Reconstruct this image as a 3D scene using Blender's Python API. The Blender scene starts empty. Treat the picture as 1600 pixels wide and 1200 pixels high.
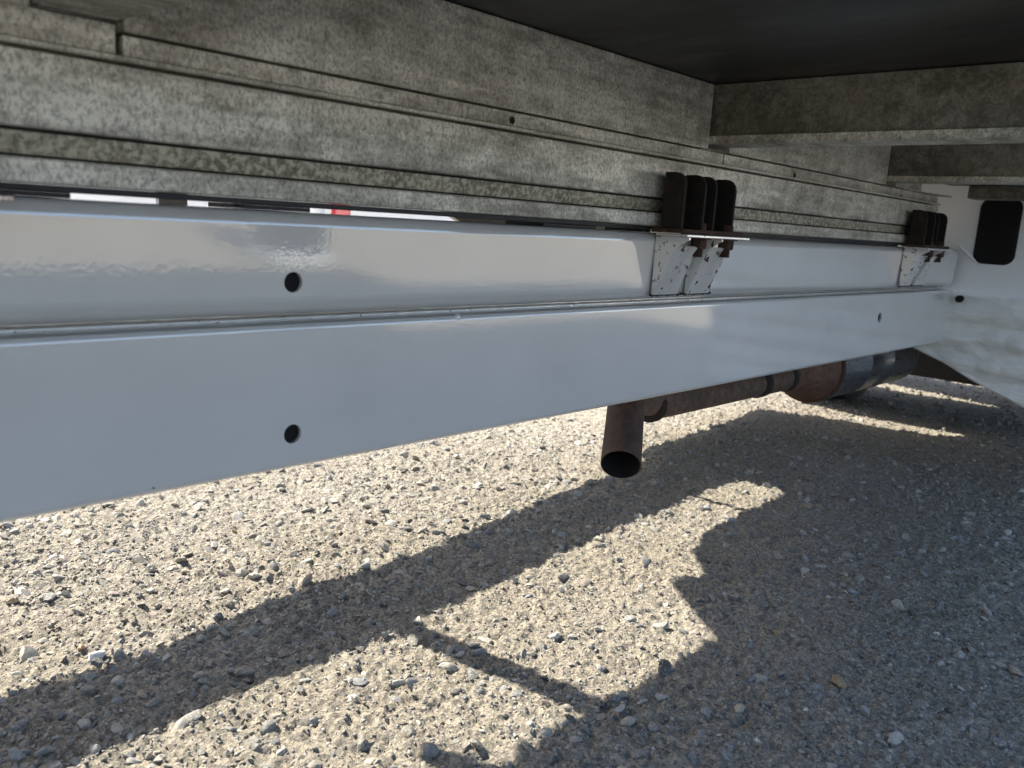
import bpy, bmesh, math, random
import numpy as np
from mathutils import Vector, Matrix, noise as mnoise
from mathutils.geometry import delaunay_2d_cdt

random.seed(7)
RNG = np.random.default_rng(11)
scene = bpy.context.scene
COL = scene.collection
R = math.radians

# ------------------------------------------------------------------ camera
FPX = 1300.0                      # focal length in pixels of a 1600 px wide picture
CAM_Z = 0.60
ax_x = Vector((1250, -177, FPX)).normalized()
vx = -(FPX * FPX - 177 * -253.25) / (1250 - 177 * .061)
ax_y = Vector((vx, .061 * vx - 253.25, FPX)).normalized()
ax_z = ax_x.cross(ax_y)
CAM_POS = Vector((0, 0, CAM_Z))
cd = bpy.data.cameras.new('camera')
cd.sensor_width = 36.0
cd.lens = 36.0 * FPX / 1600.0
cd.clip_start = 0.02
cd.clip_end = 3000
cam = bpy.data.objects.new('camera', cd)
COL.objects.link(cam)
right = Vector((ax_x[0], ax_y[0], ax_z[0]))
up = -Vector((ax_x[1], ax_y[1], ax_z[1]))
back = -Vector((ax_x[2], ax_y[2], ax_z[2]))
M = Matrix((right, up, back)).transposed().to_4x4()
M.translation = CAM_POS
cam.matrix_world = M
scene.camera = cam
cd.dof.use_dof = True
cd.dof.focus_distance = 1.25
cd.dof.aperture_fstop = 7.5
scene.render.resolution_x = 1024
scene.render.resolution_y = 768


def ray(px, py):
    c = Vector(((px - 800) / FPX, (py - 600) / FPX, 1))
    return Vector((ax_x.dot(c), ax_y.dot(c), ax_z.dot(c)))


def on_ground(px, py, z=0.0):
    r = ray(px, py)
    return CAM_POS + r * ((z - CAM_Z) / r.z)


def on_y(px, py, y):
    r = ray(px, py)
    return CAM_POS + r * (y / r.y)


def on_x(px, py, x):
    r = ray(px, py)
    return CAM_POS + r * (x / r.x)


# ------------------------------------------------------------------ light
SUN = Vector((-.22, 1.0, 1.0)).normalized()      # towards the sun
sun_el = math.asin(SUN.z)
w = bpy.data.worlds.new('World')
scene.world = w
w.use_nodes = True
nt = w.node_tree
bg = nt.nodes['Background']
sky = nt.nodes.new('ShaderNodeTexSky')
sky.sky_type = 'NISHITA'
sky.sun_disc = False
sky.sun_elevation = sun_el
sky.sun_rotation = math.atan2(SUN.x, SUN.y)
sky.air_density = 1.0
sky.dust_density = 2.0
nt.links.new(sky.outputs[0], bg.inputs[0])
bg.inputs[1].default_value = 0.15
sl = bpy.data.lights.new('sun', 'SUN')
sl.energy = 4.9
sl.angle = R(0.53)
sl.color = (1.0, 0.92, 0.79)
so = bpy.data.objects.new('sun', sl)
so.rotation_euler = (-SUN).to_track_quat('-Z', 'Y').to_euler()
so.location = (0, 0, 20)
COL.objects.link(so)
scene.view_settings.view_transform = 'Standard'
scene.view_settings.look = 'None'
scene.view_settings.gamma = 1.0
scene.view_settings.exposure = 1.40
scene.view_settings.use_curve_mapping = False


# ------------------------------------------------------------------ materials
def mat(name):
    m = bpy.data.materials.new(name)
    m.use_nodes = True
    return m, m.node_tree, m.node_tree.nodes['Principled BSDF']


def nd(nt, kind, **kw):
    n = nt.nodes.new(kind)
    for k, v in kw.items():
        if k == 'op':
            n.operation = v
        elif isinstance(k, str) and hasattr(n, k) and k not in n.inputs:
            setattr(n, k, v)
        else:
            n.inputs[k].default_value = v
    return n


def pos(nt, scale=(1, 1, 1), loc=(0, 0, 0)):
    g = nt.nodes.new('ShaderNodeNewGeometry')
    m = nt.nodes.new('ShaderNodeMapping')
    m.inputs['Scale'].default_value = scale
    m.inputs['Location'].default_value = loc
    nt.links.new(g.outputs['Position'], m.inputs[0])
    return m.outputs[0]


def noise(nt, vec, scale, detail=4, rough=.55, dist=0):
    n = nt.nodes.new('ShaderNodeTexNoise')
    n.inputs['Scale'].default_value = scale
    n.inputs['Detail'].default_value = detail
    n.inputs['Roughness'].default_value = rough
    n.inputs['Distortion'].default_value = dist
    nt.links.new(vec, n.inputs['Vector'])
    return n.outputs['Fac']


def ramp(nt, fac, stops, interp='LINEAR'):
    r = nt.nodes.new('ShaderNodeValToRGB')
    r.color_ramp.interpolation = interp
    while len(r.color_ramp.elements) < len(stops):
        r.color_ramp.elements.new(.5)
    for e, (p, c) in zip(r.color_ramp.elements, stops):
        e.position = p
        if not hasattr(c, '__len__'):
            c = (c, c, c)
        e.color = (*c, 1)
    nt.links.new(fac, r.inputs[0])
    return r.outputs[0]


def mix(nt, a, b, fac, mode='MIX'):
    m = nt.nodes.new('ShaderNodeMix')
    m.data_type = 'RGBA'
    m.blend_type = mode
    for sock, v in ((m.inputs[0], fac), (m.inputs[6], a), (m.inputs[7], b)):
        if hasattr(v, 'links'):
            nt.links.new(v, sock)
        elif hasattr(v, '__len__'):
            sock.default_value = (*v, 1)
        else:
            sock.default_value = v
    return m.outputs[2]


def bump(nt, bs, height, strength, dist, sock='Normal', chain=None):
    b = nt.nodes.new('ShaderNodeBump')
    b.inputs['Strength'].default_value = strength
    b.inputs['Distance'].default_value = dist
    nt.links.new(height, b.inputs['Height'])
    if chain is not None:
        nt.links.new(chain, b.inputs['Normal'])
    nt.links.new(b.outputs[0], bs.inputs[sock])
    return b.outputs[0]


def simple(name, col, rough=.5, metal=0.0, var=.15, scale=40, bstr=0.0, coat=0.0):
    m, t, b = mat(name)
    p = pos(t)
    f = noise(t, p, scale, 5)
    c2 = tuple(x * (1 - var) for x in col)
    c1 = tuple(min(1, x * (1 + var)) for x in col)
    t.links.new(ramp(t, f, [(.3, c2), (.7, c1)]), b.inputs['Base Color'])
    b.inputs['Roughness'].default_value = rough
    b.inputs['Metallic'].default_value = metal
    b.inputs['Coat Weight'].default_value = coat
    b.inputs['Coat Roughness'].default_value = .05
    if bstr:
        bump(t, b, f, bstr, .003)
    return m


def white_paint(name, chips=0.0, grime=0.0, thr=.61):
    m, t, b = mat(name)
    p = pos(t)
    base = ramp(t, noise(t, p, 6, 4), [(.3, (.615, .60, .57)), (.7, (.67, .655, .625))])
    # faint dust film, lying in patches
    dust = ramp(t, noise(t, pos(t, (1, 1, 2.2)), 9, 6, .65), [(.5, 0), (.8, .22 + grime)])
    base = mix(t, base, (.46, .45, .42), dust)
    # fly specks and stone chips
    v = t.nodes.new('ShaderNodeTexVoronoi')
    v.inputs['Scale'].default_value = 24
    v.inputs['Randomness'].default_value = 1
    t.links.new(p, v.inputs['Vector'])
    speck = ramp(t, v.outputs['Distance'], [(.022, 1), (.034, 0)])
    keep = ramp(t, noise(t, p, 11, 2), [(.52, 0), (.56, 1)])
    base = mix(t, base, (.05, .04, .035), mix(t, speck, (0, 0, 0), mix(t, (1, 1, 1), (0, 0, 0), keep)))
    if chips:
        ch = ramp(t, noise(t, p, 95, 3, .5, .4), [(thr, 0), (thr + .015, 1)])
        base = mix(t, base, ramp(t, noise(t, p, 300, 3), [(.3, (.035, .02, .014)), (.7, (.13, .05, .025))]), ch)
    t.links.new(base, b.inputs['Base Color'])
    b.inputs['Roughness'].default_value = .42
    b.inputs['Specular IOR Level'].default_value = .25
    b.inputs['Coat Weight'].default_value = 1.0
    b.inputs['Coat IOR'].default_value = 2.5
    b.inputs['Coat Roughness'].default_value = .035
    # orange peel in the clear coat and slow waves of the sheet
    peel = noise(t, p, 260, 2, .5)
    bump(t, b, peel, .035, .0012, 'Coat Normal')
    return m


def grimy_aluminium(name, dark=0.0, lichen=0.0):
    """weathered mill-finish aluminium: soft blotches of road film, fine speckle, a few runs"""
    m, t, b = mat(name)
    p = pos(t)
    big = noise(t, pos(t, (.75, 1, 1.6), (4.2, 0, 1.7)), 5.0, 4, .55)
    mid = noise(t, pos(t, (.55, 1, 1.25)), 40, 6, .68)
    fine = noise(t, p, 230, 4, .7)
    runs = noise(t, pos(t, (16, 16, 1)), 7, 4, .6)

    def madd(a, k, c):
        n = nd(t, 'ShaderNodeMath', op='MULTIPLY_ADD')
        t.links.new(a, n.inputs[0])
        n.inputs[1].default_value = k
        if hasattr(c, 'links'):
            t.links.new(c, n.inputs[2])
        else:
            n.inputs[2].default_value = c
        return n.outputs[0]
    drawn = noise(t, pos(t, (.05, 1, 1)), 130, 4, .6)
    film = madd(big, .36, madd(mid, .22, madd(fine, .20, madd(runs, .06, madd(drawn, .16, 0.0)))))
    lo = .40 + dark * .05
    soil = ramp(t, film, [(lo + .02, 1), (lo + .145, 0)])
    clean = ramp(t, mid, [(.3, (.70, .685, .635)), (.7, (.88, .865, .81))])
    dirty = ramp(t, mid, [(.3, (.27, .255, .215)), (.7, (.46, .44, .38))])
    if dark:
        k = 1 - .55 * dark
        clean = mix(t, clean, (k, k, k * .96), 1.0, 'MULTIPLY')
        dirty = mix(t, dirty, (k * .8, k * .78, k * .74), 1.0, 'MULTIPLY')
    c = mix(t, clean, dirty, soil)
    c = mix(t, c, (.34, .26, .22), ramp(t, noise(t, p, 26, 3), [(.56, 0), (.74, .25)]))
    sepz = t.nodes.new('ShaderNodeSeparateXYZ')
    t.links.new(pos(t), sepz.inputs[0])
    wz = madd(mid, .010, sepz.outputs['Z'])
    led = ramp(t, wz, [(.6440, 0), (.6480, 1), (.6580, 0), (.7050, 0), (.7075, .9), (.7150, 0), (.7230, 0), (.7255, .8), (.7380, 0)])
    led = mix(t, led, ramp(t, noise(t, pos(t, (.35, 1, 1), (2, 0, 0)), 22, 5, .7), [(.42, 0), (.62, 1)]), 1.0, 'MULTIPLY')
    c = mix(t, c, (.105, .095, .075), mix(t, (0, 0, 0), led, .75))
    run = ramp(t, noise(t, pos(t, (1, 1, .04)), 34, 5, .6), [(.50, 0), (.72, 1)])
    c = mix(t, c, (.30, .275, .225), mix(t, (0, 0, 0), run, .45))
    c = mix(t, c, (1.0, .975, .915), 1.0, 'MULTIPLY')
    # speckle of soot where the film has washed thin
    sp = ramp(t, noise(t, pos(t, (1, 1, .6)), 420, 5, .75), [(.40, 1), (.52, 0)])
    c = mix(t, c, (.12, .11, .088), mix(t, (0, 0, 0), sp, .62))
    drops = ramp(t, noise(t, p, 60, 2, .4), [(.28, 1), (.32, 0)])
    c = mix(t, c, (.07, .065, .06), mix(t, (0, 0, 0), drops, .3))
    if lichen:
        li = ramp(t, noise(t, p, 165, 4, .65), [(.47, 0), (.57, 1)])
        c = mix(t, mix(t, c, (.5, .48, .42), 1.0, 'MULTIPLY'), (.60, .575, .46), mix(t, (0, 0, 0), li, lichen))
    t.links.new(c, b.inputs['Base Color'])
    t.links.new(ramp(t, soil, [(0, .16), (1, .05)]), b.inputs['Metallic'])
    t.links.new(ramp(t, soil, [(0, .40), (1, .7)]), b.inputs['Roughness'])
    bump(t, b, film, .35, .002)
    return m


def rust(name, a, c, rough=.85, scale=60, bstr=.5, metal=0.0):
    m, t, b = mat(name)
    p = pos(t)
    f = noise(t, p, scale, 6, .65)
    g = noise(t, p, scale * .18, 3)
    col = mix(t, ramp(t, f, [(.32, a), (.7, c)]), a, ramp(t, g, [(.4, 0), (.7, .7)]))
    t.links.new(col, b.inputs['Base Color'])
    b.inputs['Roughness'].default_value = rough
    b.inputs['Metallic'].default_value = metal
    bump(t, b, f, bstr, .0015)
    return m


def steel(name):
    m, t, b = mat(name)
    p = pos(t, (1, 6, 6))
    f = noise(t, p, 30, 5)
    t.links.new(ramp(t, f, [(.3, (.17, .18, .20)), (.7, (.34, .35, .37))]), b.inputs['Base Color'])
    b.inputs['Metallic'].default_value = .9
    t.links.new(ramp(t, f, [(.3, .38), (.7, .24)]), b.inputs['Roughness'])
    return m


def concrete(name):
    m, t, b = mat(name)
    p = pos(t)
    f1 = noise(t, p, 380, 5, .75)
    f2 = noise(t, p, 3.2, 5, .6)
    f3 = noise(t, p, 75, 6, .7)
    v = t.nodes.new('ShaderNodeTexVoronoi')
    v.inputs['Scale'].default_value = 210
    t.links.new(p, v.inputs['Vector'])
    c = ramp(t, f1, [(.28, (.085, .08, .068)), (.5, (.30, .275, .225)), (.72, (.55, .51, .425))])
    c = mix(t, c, (.36, .34, .30), ramp(t, f2, [(.42, 0), (.68, .5)]))
    c = mix(t, c, (.25, .225, .185), ramp(t, f3, [(.50, 0), (.70, .5)]))
    grain = mix(t, v.outputs['Color'], (.5, .5, .5), .15)
    c = mix(t, c, ramp(t, grain, [(.2, (.50, .50, .52)), (.8, (1.22, 1.20, 1.16))]), .9, 'MULTIPLY')
    t.links.new(c, b.inputs['Base Color'])
    b.inputs['Roughness'].default_value = .92
    b.inputs['Specular IOR Level'].default_value = .25
    n1 = bump(t, b, f3, .85, .007)
    n2 = bump(t, b, v.outputs['Distance'], .5, .003, chain=n1)
    bump(t, b, f1, .7, .0025, chain=n2)
    return m


def stone_mat(name):
    m, t, b = mat(name)
    a = t.nodes.new('ShaderNodeAttribute')
    a.attribute_name = 'tint'
    p = pos(t)
    f = noise(t, p, 330, 4, .65)
    c = mix(t, a.outputs['Color'], (.42, .395, .345), ramp(t, f, [(.5, 0), (.62, .55)]))
    c = mix(t, c, ramp(t, f, [(.3, .72), (.7, 1.12)]), 1.0, 'MULTIPLY')
    t.links.new(c, b.inputs['Base Color'])
    b.inputs['Roughness'].default_value = .78
    b.inputs['Specular IOR Level'].default_value = .3
    bump(t, b, f, .5, .0012)
    return m


def underseal(name):
    """white cab paint; below the ledge it is buried under lumpy brushed-on underseal"""
    m, t, b = mat(name)
    p = pos(t)
    f1 = noise(t, pos(t, (1, .55, 2.0)), 30, 4, .6, .4)
    f2 = noise(t, p, 120, 4, .6)
    sep = t.nodes.new('ShaderNodeSeparateXYZ')
    t.links.new(p, sep.inputs[0])
    wob = nd(t, 'ShaderNodeMath', op='MULTIPLY_ADD')
    t.links.new(f1, wob.inputs[0]); wob.inputs[1].default_value = .03
    t.links.new(sep.outputs['Z'], wob.inputs[2])
    line = ramp(t, wob.outputs[0], [(.500, 1), (.512, 0)])
    c = ramp(t, f1, [(.3, (.72, .70, .65)), (.7, (.86, .85, .82))])
    c = mix(t, c, (.36, .33, .28), ramp(t, noise(t, p, 15, 5), [(.58, 0), (.82, .35)]))
    c = mix(t, (.86, .87, .88), c, line)
    t.links.new(c, b.inputs['Base Color'])
    b.inputs['Roughness'].default_value = .42
    hgt = mix(t, (.5, .5, .5), f1, line)
    n1 = bump(t, b, hgt, .7, .007)
    bump(t, b, f2, .3, .0015, chain=n1)
    return m


M_WHITE = white_paint('white_paint')
M_CHIPPED = white_paint('chipped_white_paint', chips=1, grime=.25, thr=.615)
M_BEAD = white_paint('seam_paint', chips=1, grime=.1, thr=.69)
M_ALU = grimy_aluminium('grimy_aluminium')
M_ALU_LICHEN = grimy_aluminium('lichen_aluminium', 0, .75)
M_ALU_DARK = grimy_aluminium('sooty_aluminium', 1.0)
M_RUST_BLACK = rust('black_rust', (.005, .004, .0035), (.032, .018, .012), .85)
M_RUST = rust('brown_rust', (.03, .016, .011), (.095, .045, .028), .9)
M_PIPE = rust('pipe_rust', (.055, .036, .027), (.17, .115, .085), .75, 90, .45)
M_TAIL = rust('sooty_pipe_rust', (.035, .022, .016), (.11, .065, .045), .8, 70, .35)
M_CONE = rust('orange_rust', (.06, .031, .021), (.20, .11, .07), .7, 90, .45)
M_STEEL = steel('brushed_steel')
M_PLY = simple('black_plywood', (.016, .016, .017), .38, var=.35, scale=14)
_t = M_PLY.node_tree
_b = _t.nodes['Principled BSDF']
_f = noise(_t, pos(_t, (1, .3, 1)), 6, 6, .65)
_t.links.new(ramp(_t, _f, [(.35, .28), (.7, .62)]), _b.inputs['Roughness'])
_t.links.new(mix(_t, ramp(_t, noise(_t, pos(_t), 70, 4), [(.3, .011), (.7, .020)]), (.055, .05, .042), ramp(_t, _f, [(.52, 0), (.78, .6)])), _b.inputs['Base Color'])
M_BLACK = simple('black_rubber_and_underside_shade', (.012, .012, .013), .6, bstr=.2)
M_SOOT_HOLE_SHADE = simple('soot_and_hole_shade', (.006, .005, .005), .95)  # tail pipe soot, also black for the shade inside holes
M_SEAL = underseal('underseal')
M_GUARD = simple('galvanised_steel', (.30, .31, .32), .5, .6)
M_CONC = concrete('exposed_aggregate')
M_STONE = stone_mat('stone')
M_BODY = white_paint('white_body')
M_GLASS = simple('dark_glass', (.02, .025, .03), .06)
M_RED = simple('red_lens', (.55, .015, .02), .2, coat=1)
M_LAMP = simple('clear_lens', (.75, .77, .8), .12, coat=1)
M_SILVER = simple('silver_paint', (.42, .45, .50), .3, .3, coat=1)
M_WHITECAR = simple('white_car_paint', (.78, .80, .83), .3, coat=1, var=.03)
M_DARKCAR = simple('dark_car_paint', (.03, .033, .04), .3, coat=1)
M_REDCAR = simple('red_car_paint', (.42, .02, .02), .3, coat=1)
M_LEAF = simple('leaf', (.055, .10, .03), .6, var=.5, scale=3)
M_BARK = simple('bark', (.09, .065, .045), .9, bstr=.6)
M_CLAD = simple('grey_cladding', (.40, .42, .44), .55, var=.06, scale=2)
M_DOOR = simple('roller_door', (.16, .18, .21), .5)


# ------------------------------------------------------------------ helpers
def link(name, me, m=None, parent=None, smooth=False):
    o = bpy.data.objects.new(name, me)
    COL.objects.link(o)
    if m is not None:
        me.materials.append(m)
    if parent is not None:
        o.parent = parent
    if smooth:
        me.polygons.foreach_set('use_smooth', [True] * len(me.polygons))
    return o


def mesh(name, verts, faces):
    me = bpy.data.meshes.new(name)
    me.from_pydata([tuple(v) for v in verts], [], faces)
    me.update()
    return me


def from_bm(name, bm, m, parent=None, smooth=False, auto=None):
    bmesh.ops.recalc_face_normals(bm, faces=bm.faces)
    me = bpy.data.meshes.new(name)
    bm.to_mesh(me)
    bm.free()
    o = link(name, me, m, parent, smooth)
    if auto:
        me.polygons.foreach_set('use_smooth', [True] * len(me.polygons))
        me.set_sharp_from_angle(angle=R(auto))
    return o


def tag(o, label=None, cat=None, group=None, kind=None):
    if label: o['label'] = label
    if cat: o['category'] = cat
    if group: o['group'] = group
    if kind: o['kind'] = kind
    return o


def empty(name, loc=(0, 0, 0)):
    o = bpy.data.objects.new(name, None)
    o.empty_display_size = .2
    o.location = loc
    COL.objects.link(o)
    return o


def add_box(bm, lo, hi, bev=0.0, seg=1):
    r = bmesh.ops.create_cube(bm, size=1.0)
    vs = r['verts']
    for v in vs:
        v.co = Vector([lo[i] + (v.co[i] + .5) * (hi[i] - lo[i]) for i in range(3)])
    if bev:
        es = list({e for v in vs for e in v.link_edges})
        bmesh.ops.bevel(bm, geom=es, offset=bev, segments=seg, affect='EDGES', profile=.6)
    return vs


def box(name, lo, hi, m, parent, bev=.001, seg=1):
    bm = bmesh.new()
    add_box(bm, lo, hi, bev, seg)
    return from_bm(name, bm, m, parent)


def extrude_x(name, prof, x0, x1, m, parent, auto=35, nseg=1, cap=True, wob=0.0):
    """prof: closed list of (y, z), swept from x0 to x1"""
    n = len(prof)
    vs, fs = [], []
    for i in range(nseg + 1):
        x = x0 + (x1 - x0) * i / nseg
        for k, (y, z) in enumerate(prof):
            d = wob * mnoise.noise(Vector((x * 6, y * 30, z * 30))) if wob else 0
            vs.append((x, y + d, z))
    for i in range(nseg):
        for k in range(n):
            a, b2 = i * n + k, i * n + (k + 1) % n
            fs.append((a, b2, b2 + n, a + n))
    if cap:
        fs.append(tuple(range(n)))
        fs.append(tuple(nseg * n + k for k in reversed(range(n))))
    bm = bmesh.new()
    bv = [bm.verts.new(v) for v in vs]
    for f in fs:
        bm.faces.new([bv[i] for i in f])
    return from_bm(name, bm, m, parent, auto=auto)


def arc(cy, cz, r, a0, a1, n=5):
    return [(cy + r * math.cos(R(a0 + (a1 - a0) * i / n)), cz + r * math.sin(R(a0 + (a1 - a0) * i / n))) for i in range(n + 1)]


def holed_panel(bm, outer, holes, depth_vec, to3d, n=28, thick=.004):
    """flat panel with round holes through it; outer: 2-d outline, holes: (u, v, r)"""
    pts = [Vector(p) for p in outer]
    loops = [list(range(len(pts)))]
    for (u, v, r) in holes:
        s = len(pts)
        for k in range(n):
            a = 2 * math.pi * k / n
            pts.append(Vector((u + r * math.cos(a), v + r * math.sin(a))))
        loops.append(list(range(s, s + n)))
    edges = [(l[i], l[(i + 1) % len(l)]) for l in loops for i in range(len(l))]
    res = delaunay_2d_cdt(pts, edges, [], 0, 1e-7)
    vv, ff = res[0], res[2]
    dv = Vector(depth_vec) * thick
    front = [bm.verts.new(to3d(p)) for p in vv]
    for f in ff:
        c = sum((vv[i] for i in f), Vector((0, 0))) / len(f)
        if any((c - Vector((u, v))).length < r * .99 for u, v, r in holes):
            continue
        bm.faces.new([front[i] for i in f])
    for l in loops[1:]:
        bk = [bm.verts.new(Vector(to3d(pts[i])) + dv) for i in l]
        fr = [bm.verts.new(Vector(to3d(pts[i]))) for i in l]
        for i in range(len(l)):
            j = (i + 1) % len(l)
            bm.faces.new((fr[i], fr[j], bk[j], bk[i]))


def tube(bm, path, radii, n=24, cap0=True, cap1=True):
    """tube along a list of points with a radius at each"""
    pts = [Vector(p) for p in path]
    rings = []
    ref = None
    for i, p in enumerate(pts):
        d = (pts[min(i + 1, len(pts) - 1)] - pts[max(i - 1, 0)]).normalized()
        if ref is None:
            ref = d.orthogonal().normalized()
        u = (ref - d * ref.dot(d)).normalized()
        ref = u
        v = d.cross(u)
        rings.append([bm.verts.new(p + (u * math.cos(2 * math.pi * k / n) + v * math.sin(2 * math.pi * k / n)) * radii[i]) for k in range(n)])
    for a, b2 in zip(rings, rings[1:]):
        for k in range(n):
            bm.faces.new((a[k], a[(k + 1) % n], b2[(k + 1) % n], b2[k]))
    if cap0: bm.faces.new(rings[0][::-1])
    if cap1: bm.faces.new(rings[-1])
    return rings


def hexbolt(name, p, axis, m, parent, r=.010, h=.008, shank=.006, sl=.014):
    """hexagon head with a threaded end poking out along axis"""
    bm = bmesh.new()
    a = Vector(axis).normalized()
    p = Vector(p)
    tube(bm, [p, p + a * h * .85, p + a * h], [r, r, r * .86], n=6)
    if shank:
        rr, pp = [], []
        k = 7
        for i in range(k * 2 + 1):
            pp.append(p + a * (h + sl * i / (k * 2)))
            rr.append(shank * (1 if i % 2 else .86))
        tube(bm, pp, rr, n=12)
    return from_bm(name, bm, m, parent, auto=40)


def prism_xz(name, poly, y0, y1, m, parent):
    bm = bmesh.new()
    a = [bm.verts.new((x, y0, z)) for x, z in poly]
    b2 = [bm.verts.new((x, y1, z)) for x, z in poly]
    bm.faces.new(a)
    bm.faces.new(b2[::-1])
    n = len(poly)
    for i in range(n):
        bm.faces.new((a[i], b2[i], b2[(i + 1) % n], a[(i + 1) % n]))
    return from_bm(name, bm, m, parent)


def copy_tree(o, parent=None):
    c = o.copy()
    COL.objects.link(c)
    c.parent = parent
    for ch in [k for k in bpy.data.objects if k.parent == o]:
        copy_tree(ch, c)
    return c


# ------------------------------------------------------------------ ground
GX0, GX1, GY0, GY1 = .02, 5.2, -.12, 2.1


def fbm_grid(X, Y, scale, seed):
    """smooth value noise evaluated on arrays"""
    rng = np.random.default_rng(seed)
    n = 256
    tab = rng.random((n, n))
    u, v = X * scale, Y * scale
    i, j = np.floor(u).astype(int), np.floor(v).astype(int)
    fu, fv = u - i, v - j
    fu, fv = fu * fu * (3 - 2 * fu), fv * fv * (3 - 2 * fv)
    a = tab[i % n, j % n]; b = tab[(i + 1) % n, j % n]
    c = tab[i % n, (j + 1) % n]; d = tab[(i + 1) % n, (j + 1) % n]
    return (a * (1 - fu) + b * fu) * (1 - fv) + (c * (1 - fu) + d * fu) * fv - .5


def ground_h(X, Y):
    h = .006 * fbm_grid(X, Y, 5, 1) + .004 * fbm_grid(X + 3, Y, 21, 2)
    h = h + .0050 * fbm_grid(X, Y + 5, 55, 3) + .0042 * fbm_grid(X, Y, 118, 4)
    # sharp grit: ridged noise
    r1 = 1 - 2 * np.abs(fbm_grid(X, Y, 105, 5))
    h = h + .0062 * (r1 - .6)
    fx = np.clip(np.minimum(X - GX0, GX1 - X) / .1, 0, 1)
    fy = np.clip(np.minimum(Y - GY0, GY1 - Y) / .1, 0, 1)
    return h * fx * fy


def build_ground():
    xs = [GX0]
    while xs[-1] < GX1 - .001:
        x = xs[-1]
        xs.append(x + (.0040 if x < 1.5 else .0040 + (x - 1.5) * .005))
    xs[-1] = GX1
    xs = np.array(xs)
    ys = np.linspace(GY0, GY1, int((GY1 - GY0) / .0043))
    X, Y = np.meshgrid(xs, ys, indexing='ij')
    Z = ground_h(X, Y)
    nx, ny = X.shape
    co = np.stack([X, Y, Z], -1).reshape(-1, 3)
    idx = np.arange(nx * ny).reshape(nx, ny)
    q = np.stack([idx[:-1, :-1], idx[1:, :-1], idx[1:, 1:], idx[:-1, 1:]], -1).reshape(-1, 4)
    # outer sheet: four big trapezoids to the horizon
    B = 1500.0
    base = len(co)
    outer = np.array([(-B, -B, 0), (B, -B, 0), (B, B, 0), (-B, B, 0)])
    co = np.concatenate([co, outer])
    c00, c10, c11, c01 = idx[0, 0], idx[-1, 0], idx[-1, -1], idx[0, -1]
    o0, o1, o2, o3 = base, base + 1, base + 2, base + 3
    extra = np.array([(o0, o1, c10, c00), (o1, o2, c11, c10), (o2, o3, c01, c11), (o3, o0, c00, c01)])
    q = np.concatenate([q, extra])
    me = bpy.data.meshes.new('ground')
    me.vertices.add(len(co))
    me.vertices.foreach_set('co', co.ravel())
    me.loops.add(q.size)
    me.loops.foreach_set('vertex_index', q.ravel())
    me.polygons.add(len(q))
    me.polygons.foreach_set('loop_start', np.arange(len(q)) * 4)
    me.polygons.foreach_set('use_smooth', np.ones(len(q), bool))
    me.update(calc_edges=True)
    o = link('ground', me, M_CONC)
    o['kind'] = 'structure'
    return o


build_ground()


def ico(sub):
    bm = bmesh.new()
    bmesh.ops.create_icosphere(bm, subdivisions=sub, radius=1)
    v = np.array([x.co[:] for x in bm.verts])
    f = np.array([[x.index for x in fc.verts] for fc in bm.faces])
    bm.free()
    return v, f


SAND = np.array([.33, .305, .25])
PAL = np.array([(.27, .28, .28), (.33, .335, .33), (.20, .215, .22), (.38, .355, .31), (.42, .40, .36), (.25, .20, .165),
                (.55, .54, .51), (.30, .245, .235), (.13, .135, .14), (.36, .28, .20), (.23, .25, .28)])
PALW = np.array([.2, .18, .12, .15, .12, .05, .05, .05, .04, .02, .06])
PALW = PALW / PALW.sum()


def stone_variants(sub, count, flat, seed):
    rng = np.random.default_rng(seed)
    v0, f0 = ico(sub)
    out = []
    for _ in range(count):
        v = v0.copy()
        # facet: clip with random planes so stones look broken, not round
        for _k in range(rng.integers(7, 13)):
            nrm = rng.normal(size=3); nrm /= np.linalg.norm(nrm)
            d = rng.uniform(.38, .85)
            s = v @ nrm
            v -= np.outer(np.maximum(s - d, 0), nrm)
        v *= 1 + rng.uniform(-.08, .08, (len(v), 1))
        out.append(v)
    return out, f0


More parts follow.
